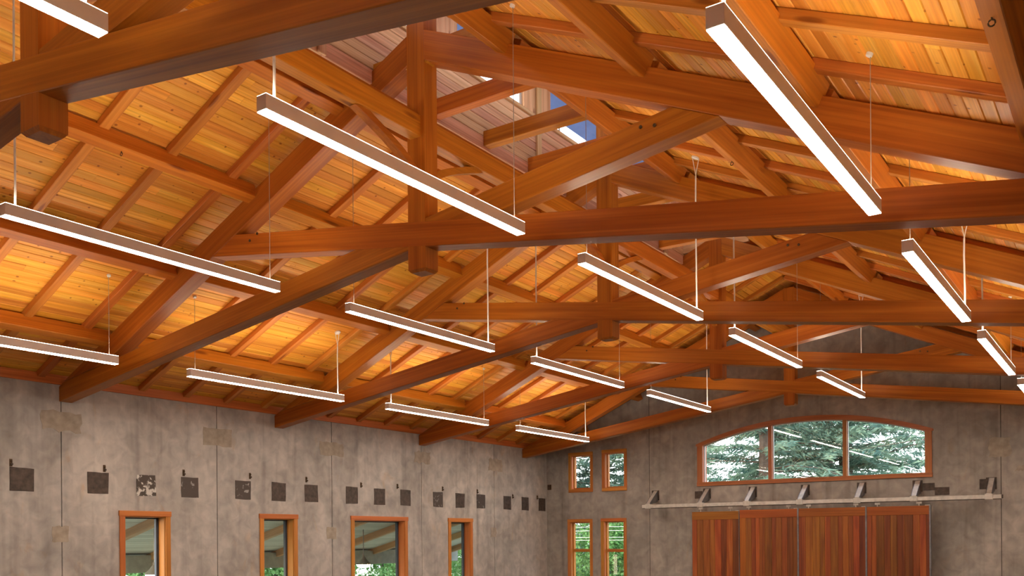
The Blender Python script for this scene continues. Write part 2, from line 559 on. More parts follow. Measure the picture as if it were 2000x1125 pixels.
# ------------------------------------------------------------------ end wall
XA = 2.686
def arc_z(x, apex, end, half):
    sg = apex - end
    R = (half * half + sg * sg) / (2 * sg)
    return apex - R + math.sqrt(max(R * R - x * x, 0))
def arch_out(x):
    return arc_z(x, 4.385, 3.905, XA)
def arch_in(x):
    return arc_z(x, 4.275, 3.862, 2.545)
AB = 2.86                                   # underside of the arched window
ENDW = [(-6.40, -5.65, 2.83, 3.90), (-5.375, -4.64, 2.83, 3.92), (-6.44, -5.672, -.35, 2.112), (-5.416, -4.66, -.35, 2.117)]
def end_panel(xa, xb):
    bps = {xa, xb, 0.0}
    for h in ENDW:
        bps |= {h[0] + .06, h[1] - .06}
    for i in range(25):
        bps.add(-2.60 + 5.2 * i / 24)
    bps = sorted(b for b in bps if xa <= b <= xb)
    vs, fs = [], []
    y0, y1 = 0.0, .26
    def top(x):
        return chord_z(x) + (BP - .10) / CA
    def quad(x0, x1, za0, za1, zb0, zb1):
        n = len(vs)
        for y in (y0, y1):
            vs.extend([(x0, y, za0), (x1, y, za1), (x1, y, zb1), (x0, y, zb0)])
        fs.append([n, n + 1, n + 2, n + 3])
        fs.append([n + 7, n + 6, n + 5, n + 4])
        for i in range(4):
            j = (i + 1) % 4
            fs.append([n + i, n + 4 + i, n + 4 + j, n + j])
    for x0, x1 in zip(bps, bps[1:]):
        xm = (x0 + x1) / 2
        segs = [(FL, FL, top(x0), top(x1))]
        cuts = [(h[2] + .06, h[3] - .06) for h in ENDW if h[0] + .06 < xm < h[1] - .06]
        cuts = [(a, a, b, b) for a, b in cuts]
        if -2.6 < xm < 2.6:
            cuts.append((AB + .06, AB + .06, arch_out(x0) - .06, arch_out(x1) - .06))
        cuts.sort()
        lo0 = lo1 = FL
        for a0, a1, b0, b1 in cuts:
            quad(x0, x1, lo0, lo1, a0, a1)
            lo0, lo1 = b0, b1
        quad(x0, x1, lo0, lo1, top(x0), top(x1))
    return raw_mesh('end_panel', vs, fs)
wall_e = put('wall_end', slab_mesh(-HALF - .2, HALF + .2, FL, FL + .3, [], .26, .32, 'x'), M['joint'], ident((XP, YE, 0)), kind='structure')
for xa, xb in ((-HALF, -4.008), (-3.992, 3.992), (4.008, HALF)):
    put('wall_panel', end_panel(xa, xb), M['concrete_end'], ident((XP, YE, 0)), wall_e)
for x in (-4.0, 4.0):
    wbox('joint_filler', (XP + x - .008, YE + .012, FL), (XP + x + .008, YE + .2, chord_z(x) + .03), M['joint'], wall_e, ch=0)
for i, s in enumerate((-1, 1)):              # black gap under the roof along the gable
    me = poly_prism([(s * HALF, chord_z(HALF) + (BP - .10) / CA), (0, ZR + (BP - .10) / CA), (0, ZR + BP / CA), (s * HALF, chord_z(HALF) + BP / CA)], YE + .03, YE + .26)
    tag(put('trim_%d' % (3 + i), me, M['black'], ident((XP, 0, 0))), kind='structure')
for x0, x1, z0, z1 in ((3.79, 4.18, 3.21, 3.61), (4.27, 4.47, 2.91, 3.01)):
    cx, cz = XP + (x0 + x1) / 2, (z0 + z1) / 2
    me = patch((x0 - x1) / 2, (x1 - x0) / 2, (z0 - z1) / 2, (z1 - z0) / 2, wall_e, .03)
    put('mortar_patch', me, M['patch'], ident((cx, YE, cz)), wall_e)

# ------------------------------------------------------------------ ceiling: boards on rafters
CW_B = 0.12
def board_unit():
    g, t = .007, .022
    prof = [(g, 0), (CW_B - g - .001, 0), (CW_B - .001, g), (CW_B - .001, t), (0, t), (0, g)]
    vs = [(0, a, b) for a, b in prof] + [(1, a, b) for a, b in prof]
    n = len(prof)
    fs = [list(range(n))[::-1], list(range(n, 2 * n))] + [[i, (i + 1) % n, n + (i + 1) % n, n + i] for i in range(n)]
    me = raw_mesh('board', vs, fs)
    me.materials.append(M['board'])
    return me
BU = board_unit()
MON0, MON1 = T(-1), T(3) + .05               # the clerestory runs over these bays
XM = 0.63                                    # half width of the clerestory
random.seed(5)
def slope(side, name):
    s = -1 if side == 'left' else 1
    n = Vector((s * SA, 0, CA))
    ey = n.cross(Vector((0, 1, 0)))          # down slope on the left, up slope on the right
    dn = Vector((s * CA, 0, -SA))
    root = thing(name, (XP, 0, ZR), kind='structure')
    apex = Vector((XP, 0, ZR)) + n * BP
    # apex of board plane sits where both planes meet
    apex = Vector((XP, 0, ZR + BP / CA))
    ystart = 1.0
    total = HALF / CA
    k = 0
    d = total
    while d > 0.02:
        d0 = max(d - CW_B, 0)
        lo = d0
        mono = lo * CA < XM                  # this course lies under the clerestory
        y = ystart - random.uniform(0, 2.5)
        y = max(y, -.5)
        if mono:
            y = MON1 + .02
        while y < YE - .01:
            L = random.uniform(4.2, 6.6)
            if YE - (y + L) < 1.2:
                L = YE - y
            base = apex + dn * (d if s < 0 else d)
            if s < 0:                         # ey points down slope: start at the upper edge
                base = apex + dn * lo
            base = base + Vector((0, y, 0))
            o = put('ceiling_board', BU, None, frame((0, 1, 0), n, base), root)
            o.scale = (L - .002, 1, 1)
            y += L
        d -= CW_B
    # roof skin above the boards
    for (ya, yb, da) in ((YB - .3, MON0, 0), (MON0, MON1, XM / CA), (MON1, YE + .6, 0)):
        mw = frame((0, 1, 0), n, apex + n * .023 + dn * 0)
        l0, l1 = (da, total + .7)
        a, b = (l0, l1) if s < 0 else (-l1, -l0)
        put('roof_skin', box_mesh((ya, a, 0), (yb, b, .12)), M['roofing'], mw, root)
    # rafters
    y = T(-1) + .117 * S
    while y < YE:
        top = XM + .05 if MON0 < y < MON1 else 0.04
        l0, l1 = top / CA, total - .02
        c = apex + dn * ((l0 + l1) / 2) + Vector((0, y + .0575, 0)) - n * .0435
        hl = (l1 - l0) / 2
        put('rafter', box_mesh((-hl, -.0575, -.0425), (hl, .0575, .0425), .005, M['rafter']), M['rafter'], frame(dn, n, c), root)
        y += .2 * S
    return root
slope('left', 'ceiling')
slope('right', 'ceiling')

# ------------------------------------------------------------------ scissor trusses
ML, ZL, HL, HT = 0.14564, 5.0355, 0.2687, 0.3258
BL = math.atan(ML)
TR_LABEL = ['nearest orange timber scissor truss, huge beam across the top left corner',
            'second timber scissor truss from the camera, its king post left of centre',
            'third timber scissor truss from the camera, middle of the hall',
            'fourth timber scissor truss, last but one before the gable wall',
            'farthest timber scissor truss, right in front of the concrete gable wall']
def x_meet(m1, c1, m2, c2):
    return (c2 - c1) / (m1 - m2)
def rot_prism(pts, ang, y0, y1, mat, name, parent, org, ch=.007):
    """polygon in truss (x, z); local x axis turned along the member"""
    cx = sum(p[0] for p in pts) / len(pts)
    cz = sum(p[1] for p in pts) / len(pts)
    c, s = math.cos(ang), math.sin(ang)
    loc = [((x - cx) * c + (z - cz) * s, -(x - cx) * s + (z - cz) * c) for x, z in pts]
    me = poly_prism(loc, y0, y1, ch)
    mw = Matrix.Translation((org[0] + cx, org[1], cz)) @ Matrix.Rotation(-ang, 4, 'Y')
    return put(name, me, mat, mw, parent)
PW = .1205
for n in range(5):
    org = (XP, T(n), 0)
    tr = thing('roof_truss', (XP, T(n), 4.496), TR_LABEL[n], 'truss', 'timber scissor trusses')
    tcb = lambda x: ZR - HT - TAN * abs(x)
    llt = lambda x: ZL + ML * x               # left chord top line, rises to the right
    llb = lambda x: ZL - HL + ML * x
    xj = x_meet(TAN, ZR - HT, ML, ZL)         # left slope underside meets left chord top
    for s in (-1, 1):
        H = HALF - .002
        xh = (ZR - ZL) / (TAN - ML)           # heel: both top edges meet
        pts = [(s * PW, ZR - TAN * PW), (s * PW, tcb(PW)), (s * abs(xj), tcb(xj)), (s * xh, chord_z(xh))]
        rot_prism(pts, -s * AL, 0, TD, M['beam'], 'top_chord', tr, org)
    # right lower chord (in front), ends under the left top chord
    H = HALF - .002
    xe = x_meet(TAN, ZR - HT, -ML, ZL)        # chord top meets the underside of the far top chord
    xe2 = x_meet(TAN, ZR - HT, -ML, ZL - HL)
    for s, off in ((1, .003), (-1, .009)):
        pts = [(s * xe, ZL - ML * xe), (s * xe2, ZL - HL - ML * xe2), (s * H, ZL - HL - ML * H), (s * H, chord_z(H)), (s * xh, chord_z(xh))]
        rot_prism(pts, -s * BL, off, TD - off, M['beam'], 'bottom_chord', tr, org)
    pz, tip = 4.496, .028
    bm = bmesh.new()
    def ring(h, z):
        return [bm.verts.new((z, x, y)) for x, y in ((-h, -.107 * h / PW), (h, -.107 * h / PW), (h, .107 * h / PW), (-h, .107 * h / PW))]
    rs = [ring(PW - tip, pz), ring(PW, pz + tip), ring(PW, 8.42), ring(PW * .98, 8.425)] if n < 3 else [ring(PW - tip, pz), ring(PW, pz + tip), ring(PW, ZR - .045), ring(PW * .98, ZR - .04)]
    bm.faces.new(rs[0])
    bm.faces.new(rs[-1])
    for a, b in zip(rs, rs[1:]):
        for k in range(4):
            bm.faces.new((a[k], a[(k + 1) % 4], b[(k + 1) % 4], b[k]))
    bmesh.ops.recalc_face_normals(bm, faces=bm.faces[:])
    me = bpy.data.meshes.new('king_post')
    bm.to_mesh(me)
    bm.free()
    put('king_post', me, M['beam'], frame((0, 0, 1), (0, 1, 0), (XP, T(n) + TD / 2, 0)), tr)
    # dark bolt heads at the chord joints
    pin = lathe_mesh([(.017, -.004), (.017, .004)], 8)
    for x, z in ((xe + .28, ZL - ML * xe - .13), (xe + .42, ZL - ML * xe - .07), (-xe - .30, ZL - ML * xe - .11), (-xe - .16, ZL - ML * xe - .13)):
        put('bolt', pin, M['rust'], Matrix.Translation((XP + x, T(n) - .001, z)) @ Matrix.Rotation(math.pi / 2, 4, 'X'), tr)

# ------------------------------------------------------------------ purlins
BAY = ['between nearest and second truss', 'between second and third truss', 'between third and fourth truss', 'between fourth and farthest truss', 'between farthest truss and gable wall']
PX = [5.85, 4.27, 2.70, 1.17]
PN = ['lowest', 'second lowest', 'third', 'topmost']
for side, s in (('left', -1), ('right', 1)):
    n = Vector((s * SA, 0, CA))
    for b in range(5):
        ya, yb = T(b) + TD - .06, (T(b + 1) + .06 if b < 4 else YE)
        for k, x in enumerate(PX):
            c = Vector((XP + s * x, (ya + yb) / 2, chord_z(x))) + n * .005
            hl = (yb - ya) / 2
            o = put('purlin', box_mesh((-hl, -.07, -.105), (hl, .07, .105), .006, M['purlin']), M['purlin'], frame((0, 1, 0), n, c))
            tag(o, '%s purlin of the %s roof slope, %s' % (PN[k], side, BAY[b]), 'beam', 'purlins of the roof')
            hy = {('left', 0, 2): 5.88, ('right', 0, 0): 5.66, ('right', 1, 2): 10.0}.get((side, b, k))
            if hy:                            # small dark eye hook under the purlin
                ring = [(.018 * math.sin(a * .6), 0, -.03 + .018 * math.cos(a * .6)) for a in range(11)]
                put('hook', tube_mesh([(0, 0, .012), (0, 0, -.012)] + ring, .005, 5), M['rust'], Matrix.Translation(Vector((c.x, hy, c.z)) - n * .105), o)

# ------------------------------------------------------------------ ridge tie beams with knee braces
for b in range(4):
    ya, yb = T(b) + TD - .02, T(b + 1) + .02
    o = thing('ridge_tie', (XP, ya, 5.94), 'timber tie along the roof centre line with knee braces, %s' % BAY[b], 'beam', 'centre line ties')
    wbox('tie_beam', (XP - .085, ya, 5.94), (XP + .065, yb, 6.17), M['purlin'], o, .006, 1)
    wbox('top_lath', (XP - .06, ya, 6.17), (XP + .04, yb, 6.205, 12000), M['beam'], o, .004, 1)
    for yq, d in ((ya + .02, 1), (yb - .02, -1)):
        pts = []
        N = 6
        for i in range(N + 1):                # outer edge then inner curved edge
            t = i / N
            pts.append((yq + d * (0.80 * t), 5.60 + .36 * t ** 0.75))
        inner = []
        for i in range(N + 1):
            t = i / N
            inner.append((yq + d * (0.10 + 0.86 * t) - d * .10 * (1 - t), 5.46 + .47 * t ** 0.62))
        poly = pts + inner[::-1]
        me = poly_prism([(q[0] - yq, q[1] - 5.7) for q in poly], -.05, .05, .004)
        put('knee_brace', me, M['purlin'], Matrix.Translation((XP - .01, yq, 5.7)) @ Matrix.Rotation(math.pi / 2, 4, 'Z'), o)

# ------------------------------------------------------------------ clerestory over the ridge
ZB, ZS, ZH, ZT = 6.70, 7.60, 8.26, 8.45
wins = []
for b in range(-1, 3):
    for a, c in ((.375, .735), (.90, 1.285)):
        y0, y1 = T(b) + a * S, T(b) + c * S
        if y1 < MON1 - .2 and y0 > MON0:
            wins.append((y0, y1))
for side, s in (('left', -1), ('right', 1)):
    x = XP + s * XM
    root = thing('wall_clerestory_%s' % side, (x, MON0, ZB), kind='structure')
    xi, xo = (x, x + s * .03)
    zlow = ZB if s < 0 else 7.04
    za = ZB
    hts = [.17, .115, .115, .115, .115, .115, .105]
    bays = [MON0, T(-1) + .82 * S, T(0) + .82 * S, T(1) + .82 * S, T(2) + .82 * S, MON1]
    for h in hts:
        if za < zlow - .08:
            za += h
            continue
        for y0, y1 in zip(bays, bays[1:]):
            wbox('wall_board', (min(xi, xo), y0 + .002, za + .003), (max(xi, xo), y1 - .002, za + h - .003), M['pale_board'], root, .005, 1)
        za += h
    wbox('backing', (min(xo, xo + s * .09), MON0, zlow), (max(xo, xo + s * .09), MON1, ZS - .04), M['pale_board'], root, 0, 1)
    wbox('sill', (x - .03, MON0, ZS - .05), (x + .12 * s if s > 0 else x + .03, MON1, ZS), M['post_pale'], root, .004, 1) if s > 0 else wbox('sill', (x - .12, MON0, ZS - .05), (x + .03, MON1, ZS), M['post_pale'], root, .004, 1)
    wbox('head', (x - .12 if s < 0 else x, MON0, ZH), (x if s < 0 else x + .12, MON1, ZT + .1), M['pale_board'], root, .004, 1)
    ends = [MON0] + [v for w in wins for v in w] + [MON1]
    for y0, y1 in zip(ends[0::2], ends[1::2]):
        wbox('stud', (x - .11 if s < 0 else x + .005, y0, ZS), (x - .005 if s < 0 else x + .11, y1, ZH), M['pale_board'], root, .004, 2)
    for y0, y1 in wins:
        xs0, xs1 = (x - .10, x - .05) if s < 0 else (x + .05, x + .10)
        for a, c in ((y0, y0 + .05), (y1 - .05, y1)):
            wbox('sash_stile', (xs0, a, ZS), (xs1, c, ZH), M['sash_white'], root, .004, 2)
        for a, c in ((ZS, ZS + .04), (ZH - .05, ZH)):
            wbox('sash_rail', (xs0, y0 + .05, a), (xs1, y1 - .05, c), M['sash_white'], root, .004, 1)
        wbox('pane', ((xs0 + xs1) / 2 - .003, y0 + .05, ZS + .04), ((xs0 + xs1) / 2 + .003, y1 - .05, ZH - .05), M['glass'], root, 0, 1)
    for b in range(-1, 3):                    # flat pale posts against the boards
        yc = T(b) + .815 * S
        xa, xb = (x, x + .035) if s < 0 else (x - .035, x)
        wbox('wall_post', (xa, yc - .055, zlow), (xb, yc + .055, ZH), M['post_pale'], root, .005, 2)
# end walls and little gable roof of the clerestory
for i, yy in enumerate((MON0, MON1)):
    me = poly_prism([(-XM, ZB + .2), (XM, ZB + .2), (XM, ZT + .1), (0, ZT + .1 + XM * TAN), (-XM, ZT + .1)], yy - .04, yy + .04)
    tag(put('wall_clerestory_%s' % ('near', 'far')[i], me, M['pale_board'], ident((XP, 0, 0))), kind='structure')
cl = thing('ceiling', (XP, MON0, ZT), kind='structure')
for s in (-1, 1):
    n = Vector((s * SA, 0, CA))
    dn = Vector((s * CA, 0, -SA))
    base = Vector((XP, 0, ZT + .1 + XM * TAN))
    for k in range(7):
        d = .12 * k
        o = put('ceiling_board', BU, None, frame((0, 1, 0), n, base + dn * (d if s < 0 else d + CW_B) + Vector((0, MON0 - .3, 0))), cl)
        o.scale = (MON1 - MON0 + .6, 1, 1)
    a, b2 = (0, 1.37) if s < 0 else (-1.37, 0)
    put('roof_skin', box_mesh((MON0 - .3, a, .023), (MON1 + .3, b2, .12)), M['roofing'], frame((0, 1, 0), n, base), cl)
# tie beams across the clerestory
TIEW = ['at the truss', 'a quarter bay behind the truss', 'mid bay', 'a quarter bay before the next truss']
TRN = ['nearest', 'second', 'third']
for b in range(0, 3):
    for q in range(4):
        yc = T(b) + (q * .25) * S + (.075 if q else .09)
        ln = wbox('tie_beam', (XP - XM, yc - .07, 6.735), (XP + 1.09, yc + .07, 6.93), M['purlin'], None, .005, 0)
        where = ('short tie beam across the clerestory at the %s truss' % TRN[b], 'short tie beam across the clerestory just behind the %s truss' % TRN[b],
                 'short tie beam across the clerestory midway behind the %s truss' % TRN[b], 'third short clerestory tie beam behind the %s truss' % TRN[b])[q]
        tag(ln, where, 'beam', 'tie beams of the clerestory')

# ------------------------------------------------------------------ linear pendant lamps
ROWX = [-4.84, -1.676, 1.676, 4.84]
ROWZ = [3.965, 4.435, 4.445, 3.985]
FW, FH, FA, FB = .0468, .108, .656, 3.735
ROWN = ['row nearest the side wall', 'second row from side wall', 'third row from side wall', 'rightmost row']
BAYN = ['before the nearest truss', 'behind the nearest truss', 'behind the second truss', 'behind the third truss', 'in the farthest bay']
can_me = lathe_mesh([(.044, 0), (.05, .005), (.05, .024), (.04, .03)], 18)
can_small = lathe_mesh([(.020, 0), (.025, .004), (.025, .026), (.02, .03)], 14)
for b in range(0, 5):
    for r in range(4):
        x, z, ya, yb = XP + ROWX[r], ROWZ[r], T(b - 1) + FA, T(b - 1) + FB
        L = yb - ya
        lamp = thing('pendant_lamp', (x, (ya + yb) / 2, z), 'linear pendant lamp, %s, %s' % (ROWN[r], BAYN[b]), 'lamp', 'linear pendant lamps')
        hs = wbox('housing', (x - FW, ya, z + .005), (x + FW, yb, z + FH), M['housing'], lamp, .002, 1)
        wbox('lens', (x - FW + .003, ya + .004, z), (x + FW - .003, yb - .004, z + .0055), M['lens'], hs, 0, 1)
        wbox('upper_lens', (x - FW + .002, ya + .003, z + FH - .0005), (x + FW - .002, yb - .003, z + FH + .0025), M['uplens'], hs, 0, 1)
        zc = chord_z(ROWX[r]) + BP / CA
        sgn = -1 if ROWX[r] < 0 else 1
        for yy, near in ((ya + .11, True), (yb - .11, False)):
            power = near == (b % 2 == 1)
            rot = Matrix.Rotation(sgn * AL, 4, 'Y')
            cn = put('canopy', can_me if power else can_small, M['white'], Matrix.Translation((x, yy, zc)) @ rot @ Matrix.Translation((0, 0, -.028)), lamp)
            zt, zb = zc - .03, z + FH + .004
            if power:
                me = tube_mesh([(0, 0, zb - z), (.003, 0, zb - z + .2), (-.004, 0, (zt - zb) * .6 + zb - z), (0, 0, zt - .22 - z)], .0105, 6)
                pc = put('power_cord', me, M['white'], Matrix.Translation((x, yy, z)), lamp)
                for dx in (-.045, .045):
                    me = tube_mesh([(0, 0, zt - .22 - z), (dx * .25, 0, zt - .15 - z), (dx, 0, zt + .01 - z - (dx * sgn * TAN))], .006, 5)
                    put('cord_strand', me, M['white'], Matrix.Translation((x, yy, z)), pc)
            else:
                me = tube_mesh([(0, 0, zb - z), (0, 0, zt - z)], .0035, 5)
                put('hanging_cable', me, M['cable'], Matrix.Translation((x, yy, z)), lamp)

# ------------------------------------------------------------------ windows in the side wall
def rect_window(idx, u0, u1, z0, z1, wall, mullion=None, deep=.2, head=True, sill=False, ratio=.1):
    """wall 'l': opening in the side wall (runs along y); wall 'e': in the end wall (runs along x)"""
    if wall == 'l':
        def B(name, ua, ub, da, db, za, zb, mat, ax, ch=.003, par=None):
            return wbox(name, (XW - db, ua, za), (XW - da, ub, zb), mat, par or root, ch, {'u': 1, 'z': 2}[ax])
        root = thing('window_%d' % idx, (XW, (u0 + u1) / 2, z0), kind='structure')
        cs = M['casing']
        cw = CW
    else:
        def B(name, ua, ub, da, db, za, zb, mat, ax, ch=.003, par=None):
            return wbox(name, (XP + ua, YE + da, za), (XP + ub, YE + db, zb), mat, par or root, ch, {'u': 0, 'z': 2}[ax])
        root = thing('window_%d' % idx, (XP + (u0 + u1) / 2, YE, z0), kind='structure')
        cs = M['casing']
        cw = .08
    hd = .088 if head else cw
    ov = .012 if head else 0
    B('head_casing', u0 - ov, u1 + ov, -.03, 0, z1 - hd, z1, cs, 'u')
    B('side_casing', u0, u0 + cw, -.024, 0, z0 + (cw if sill else 0), z1 - hd, cs, 'z')
    B('side_casing', u1 - cw, u1, -.024, 0, z0 + (cw if sill else 0), z1 - hd, cs, 'z')
    B('sill_casing', u0, u1, -.026, 0, z0, z0 + cw, cs, 'u')
    i0, i1, j0, j1 = u0 + cw - .008, u1 - cw + .008, z0 + cw - .008, z1 - hd + .008
    t = .022
    B('jamb', i0, i0 + t, -.001, .25, j0, j1, cs, 'z')
    B('jamb', i1 - t, i1, -.001, .25, j0, j1, cs, 'z')
    B('jamb_head', i0 + t, i1 - t, -.001, .25, j1 - t, j1, cs, 'u')
    B('jamb_sill', i0 + t, i1 - t, -.001, .25, j0, j0 + t, cs, 'u')
    g0, g1, k0, k1 = i0 + t, i1 - t, j0 + t, j1 - t
    sm = M['sash'] if wall == 'l' else M['casing']
    sw = .045 if wall == 'l' else .03
    B('sash_stile', g0, g0 + sw, deep - .04, deep + .02, k0, k1, sm, 'z')
    B('sash_stile', g1 - sw, g1, deep - .04, deep + .02, k0, k1, sm, 'z')
    B('sash_rail', g0 + sw, g1 - sw, deep - .04, deep + .02, k1 - sw * .5, k1, sm, 'u')
    B('sash_rail', g0 + sw, g1 - sw, deep - .04, deep + .02, k0, k0 + sw, sm, 'u')
    zs = [k0 + sw, k1 - sw * .5]
    if mullion:
        B('meeting_rail', g0 + sw, g1 - sw, deep - .05, deep + .02, mullion - .04, mullion + .04, cs, 'u')
        zs = [k0 + sw, mullion - .04, mullion + .04, k1 - sw * .5]
    for a, b in zip(zs[0::2], zs[1::2]):
        B('pane', g0 + sw, g1 - sw, deep - .012, deep - .006, a, b, M['glass'], 'u', 0)
    return root
for i, (a, b) in enumerate(LWIN):
    rect_window(i + 1, a, b, WSILL, WHEAD, 'l')
for i, (a, b, z0, z1) in enumerate(ENDW):
    rect_window(5 + i, a, b, z0, z1, 'e', mullion=1.27 if i > 1 else None, deep=.14, head=False, sill=True)

# arched window
aw = thing('window_9', (XP, YE, AB), kind='structure')
def strip(fo, fi, x0, x1, n, y0, y1):
    vs, fs = [], []
    for i in range(n + 1):
        x = x0 + (x1 - x0) * i / n
        vs += [(x, y0, fo(x)), (x, y0, fi(x)), (x, y1, fi(x)), (x, y1, fo(x))]
    for i in range(n):
        a, b = i * 4, i * 4 + 4
        for k in range(4):
            fs.append([a + k, a + (k + 1) % 4, b + (k + 1) % 4, b + k])
    fs += [[3, 2, 1, 0], [n * 4, n * 4 + 1, n * 4 + 2, n * 4 + 3]]
    return raw_mesh('strip', vs, fs)
put('arched_head_casing', strip(arch_out, lambda x: arch_in(max(-2.545, min(2.545, x))) - (.0 if abs(x) < 2.545 else .012), -XA - .03, XA + .03, 36, -.035, 0), M['arch'], ident((XP, YE, 0)), aw)
put('arched_jamb', strip(lambda x: arch_in(x) + .03, lambda x: arch_in(x) + .002, -2.545, 2.545, 32, -.001, .24), M['arch'], ident((XP, YE, 0)), aw)
AX = 2.545
for s in (-1, 1):
    xa, xb = sorted((s * (XA), s * AX))
    wbox('side_casing', (XP + xa, YE - .03, AB + .098), (XP + xb, YE, 3.875), M['arch'], aw, .003, 2)
    xa, xb = sorted((s * (AX + .022), s * AX))
    wbox('jamb', (XP + xa, YE - .001, AB + .09), (XP + xb, YE + .24, 3.88), M['arch'], aw, .003, 2)
wbox('sill_casing', (XP - XA - .01, YE - .036, AB), (XP + XA + .01, YE, AB + .1), M['arch'], aw, .004, 0)
wbox('jamb_sill', (XP - AX, YE - .001, AB + .07), (XP + AX, YE + .24, AB + .098), M['arch'], aw, .003, 0)
mull = [(-.905, -.815), (.815, .905)]
for a, b in mull:
    wbox('mullion', (XP + a, YE + .0, AB + .098), (XP + b, YE + .14, arch_in((a + b) / 2) + .02), M['arch'], aw, .004, 2)
xs = [-AX, -.905, -.815, .815, .905, AX]
for a, b in zip(xs[0::2], xs[1::2]):
    me = strip(lambda x: arch_in(x) + .004, lambda x: AB + .094, a, b, 12, .10, .106)
    put('pane', me, M['glass_arch'], ident((XP, YE, 0)), aw)
    me = strip(lambda x: arch_in(x) + .004, lambda x: arch_in(x) - .018, a, b, 12, .08, .125)
    put('sash_bead', me, M['sash_white'], ident((XP, YE, 0)), aw)
    for xx in (a, b):
        q0, q1 = (xx, xx + .016) if xx == a else (xx - .016, xx)
        wbox('sash_bead', (XP + q0, YE + .08, AB + .096), (XP + q1, YE + .125, arch_in(xx) - .01), M['sash_white'], aw, .002, 2)

# ------------------------------------------------------------------ sliding doors on their track
YD = YE - .46
DX = [-2.65, -1.448, -.056, 1.432, 2.725]
DZT, DZB = 2.215, FL + .02
random.seed(21)
for i in range(4):
    a, b = DX[i] + .006, DX[i + 1] - .006
    d = thing('door_%d' % (i + 1), (XP + (a + b) / 2, YD + .03, DZB), kind='structure')
    zt = DZT + (.02 if i else 0)
    wbox('top_rail', (XP + a, YD - .004, zt - .19), (XP + b, YD + .055, zt), M['door_rail'], d, .004, 0)
    wbox('bottom_rail', (XP + a, YD - .004, DZB), (XP + b, YD + .055, DZB + .25), M['door_rail'], d, .004, 0)
    stile = .0 if i in (0, 3) else .14
    x = a
    if i == 1:
        wbox('stile', (XP + a, YD - .002, DZB + .25), (XP + a + .15, YD + .053, zt - .19), M['door_rail'], d, .004, 2)
        x = a + .15
    while x < b - .02:
        w = random.choice((.10, .13, .13, .16))
        if b - (x + w) < .07:
            w = b - x
        wbox('board', (XP + x + .001, YD + .002, DZB + .25), (XP + x + w - .001, YD + .045, zt - .19), M['door'], d, .004, 2)
        x += w
    # metal edge strip and hangers
    if i in (1, 2, 3):
        xe = DX[i + 1] - .006
        wbox('edge_strip', (XP + xe - .018, YD - .014, DZB), (XP + xe + .016, YD + .06, zt + .004), M['bluesteel'], d, .003, 2)
    else:
        wbox('edge_strip', (XP + b - .008, YD - .008, DZB), (XP + b + .004, YD + .058, zt), M['bluesteel'], d, .002, 2)
    for xx in (a + .22, b - .22):
        hg = wbox('hanger', (XP + xx - .055, YD + .012, 2.275), (XP + xx + .055, YD + .032, 2.325), M['galv'], d, .008, 0)
        wbox('hanger_bolt', (XP + xx - .010, YD + .012, zt - .01), (XP + xx + .010, YD + .032, 2.29), M['galv'], hg, .002, 2)
    wbox('corner_bracket', (XP + b - .10, YD + .0, zt), (XP + b - .01, YD + .04, zt + .018), M['galv'], d, .003, 0)
trk = thing('door_track', (XP, YD + .02, 2.33), 'long galvanised sliding door rail on seven steel wall brackets', 'rail')
wbox('rail', (XP - 3.98, YD - .02, 2.338), (XP + 4.06, YD + .06, 2.424), M['galv'], trk, .006, 0)
wbox('rail_slot', (XP - 3.98, YD - .0, 2.326), (XP + 4.06, YD + .04, 2.339), M['plate'], trk, .002, 0)
wbox('end_stop', (XP + 4.06, YD - .012, 2.345), (XP + 4.085, YD + .05, 2.42), M['plate'], trk, .004, 0)
gus = raw_mesh('gusset', [(x, y, z) for x in (-.004, .004) for y, z in ((.46, 2.80), (.46, 2.52), (.02, 2.425), (-.01, 2.46))],
               [[0, 1, 2, 3], [7, 6, 5, 4], [0, 4, 5, 1], [1, 5, 6, 2], [2, 6, 7, 3], [3, 7, 4, 0]])
web = raw_mesh('web', [(x, y, z) for x in (-.05, .05) for y, z in ((.455, 2.795), (.455, 2.78), (.0, 2.44), (.0, 2.455))],
               [[0, 1, 2, 3], [7, 6, 5, 4], [0, 4, 5, 1], [1, 5, 6, 2], [2, 6, 7, 3], [3, 7, 4, 0]])
for x in (-3.82, -2.43, -1.27, -.02, 1.235, 2.40, 3.83):
    bk = wbox('clamp', (XP + x - .075, YD - .028, 2.325), (XP + x + .075, YD + .07, 2.44), M['galv'], trk, .006, 0)
    wbox('back_plate', (XP + x - .02 - .09, YE - .012, 2.55), (XP + x + .09 - .0, YE + .002, 2.80), M['plate'], bk, .002, 0)
    for dx in (-.052, .052):
        put('gusset', gus, M['bluesteel'], ident((XP + x + dx, YD, 0)), bk)
    put('web', web, M['galv'], ident((XP + x, YD, 0)), bk)
# dark plates cast into the end wall
for (x0, x1, z0, z1), lb in zip(((-2.76, -2.56, 2.56, 2.74), (2.50, 2.73, 2.575, 2.73), (2.735, 3.02, 2.468, 2.632), (3.60, 3.745, 2.56, 2.77)),
                                ('dark steel plate in the gable wall left of the second rail bracket', 'dark steel plate just right of the sixth rail bracket', 'lower wide dark steel plate above the rail, right of the doors', 'dark steel plate left of the last rail bracket')):
    tag(wbox('wall_plate', (XP + x0, YE - .01, z0), (XP + x1, YE + .003, z1), M['plate'], None, .002, 0), lb, 'plate', 'steel plates in the gable wall')

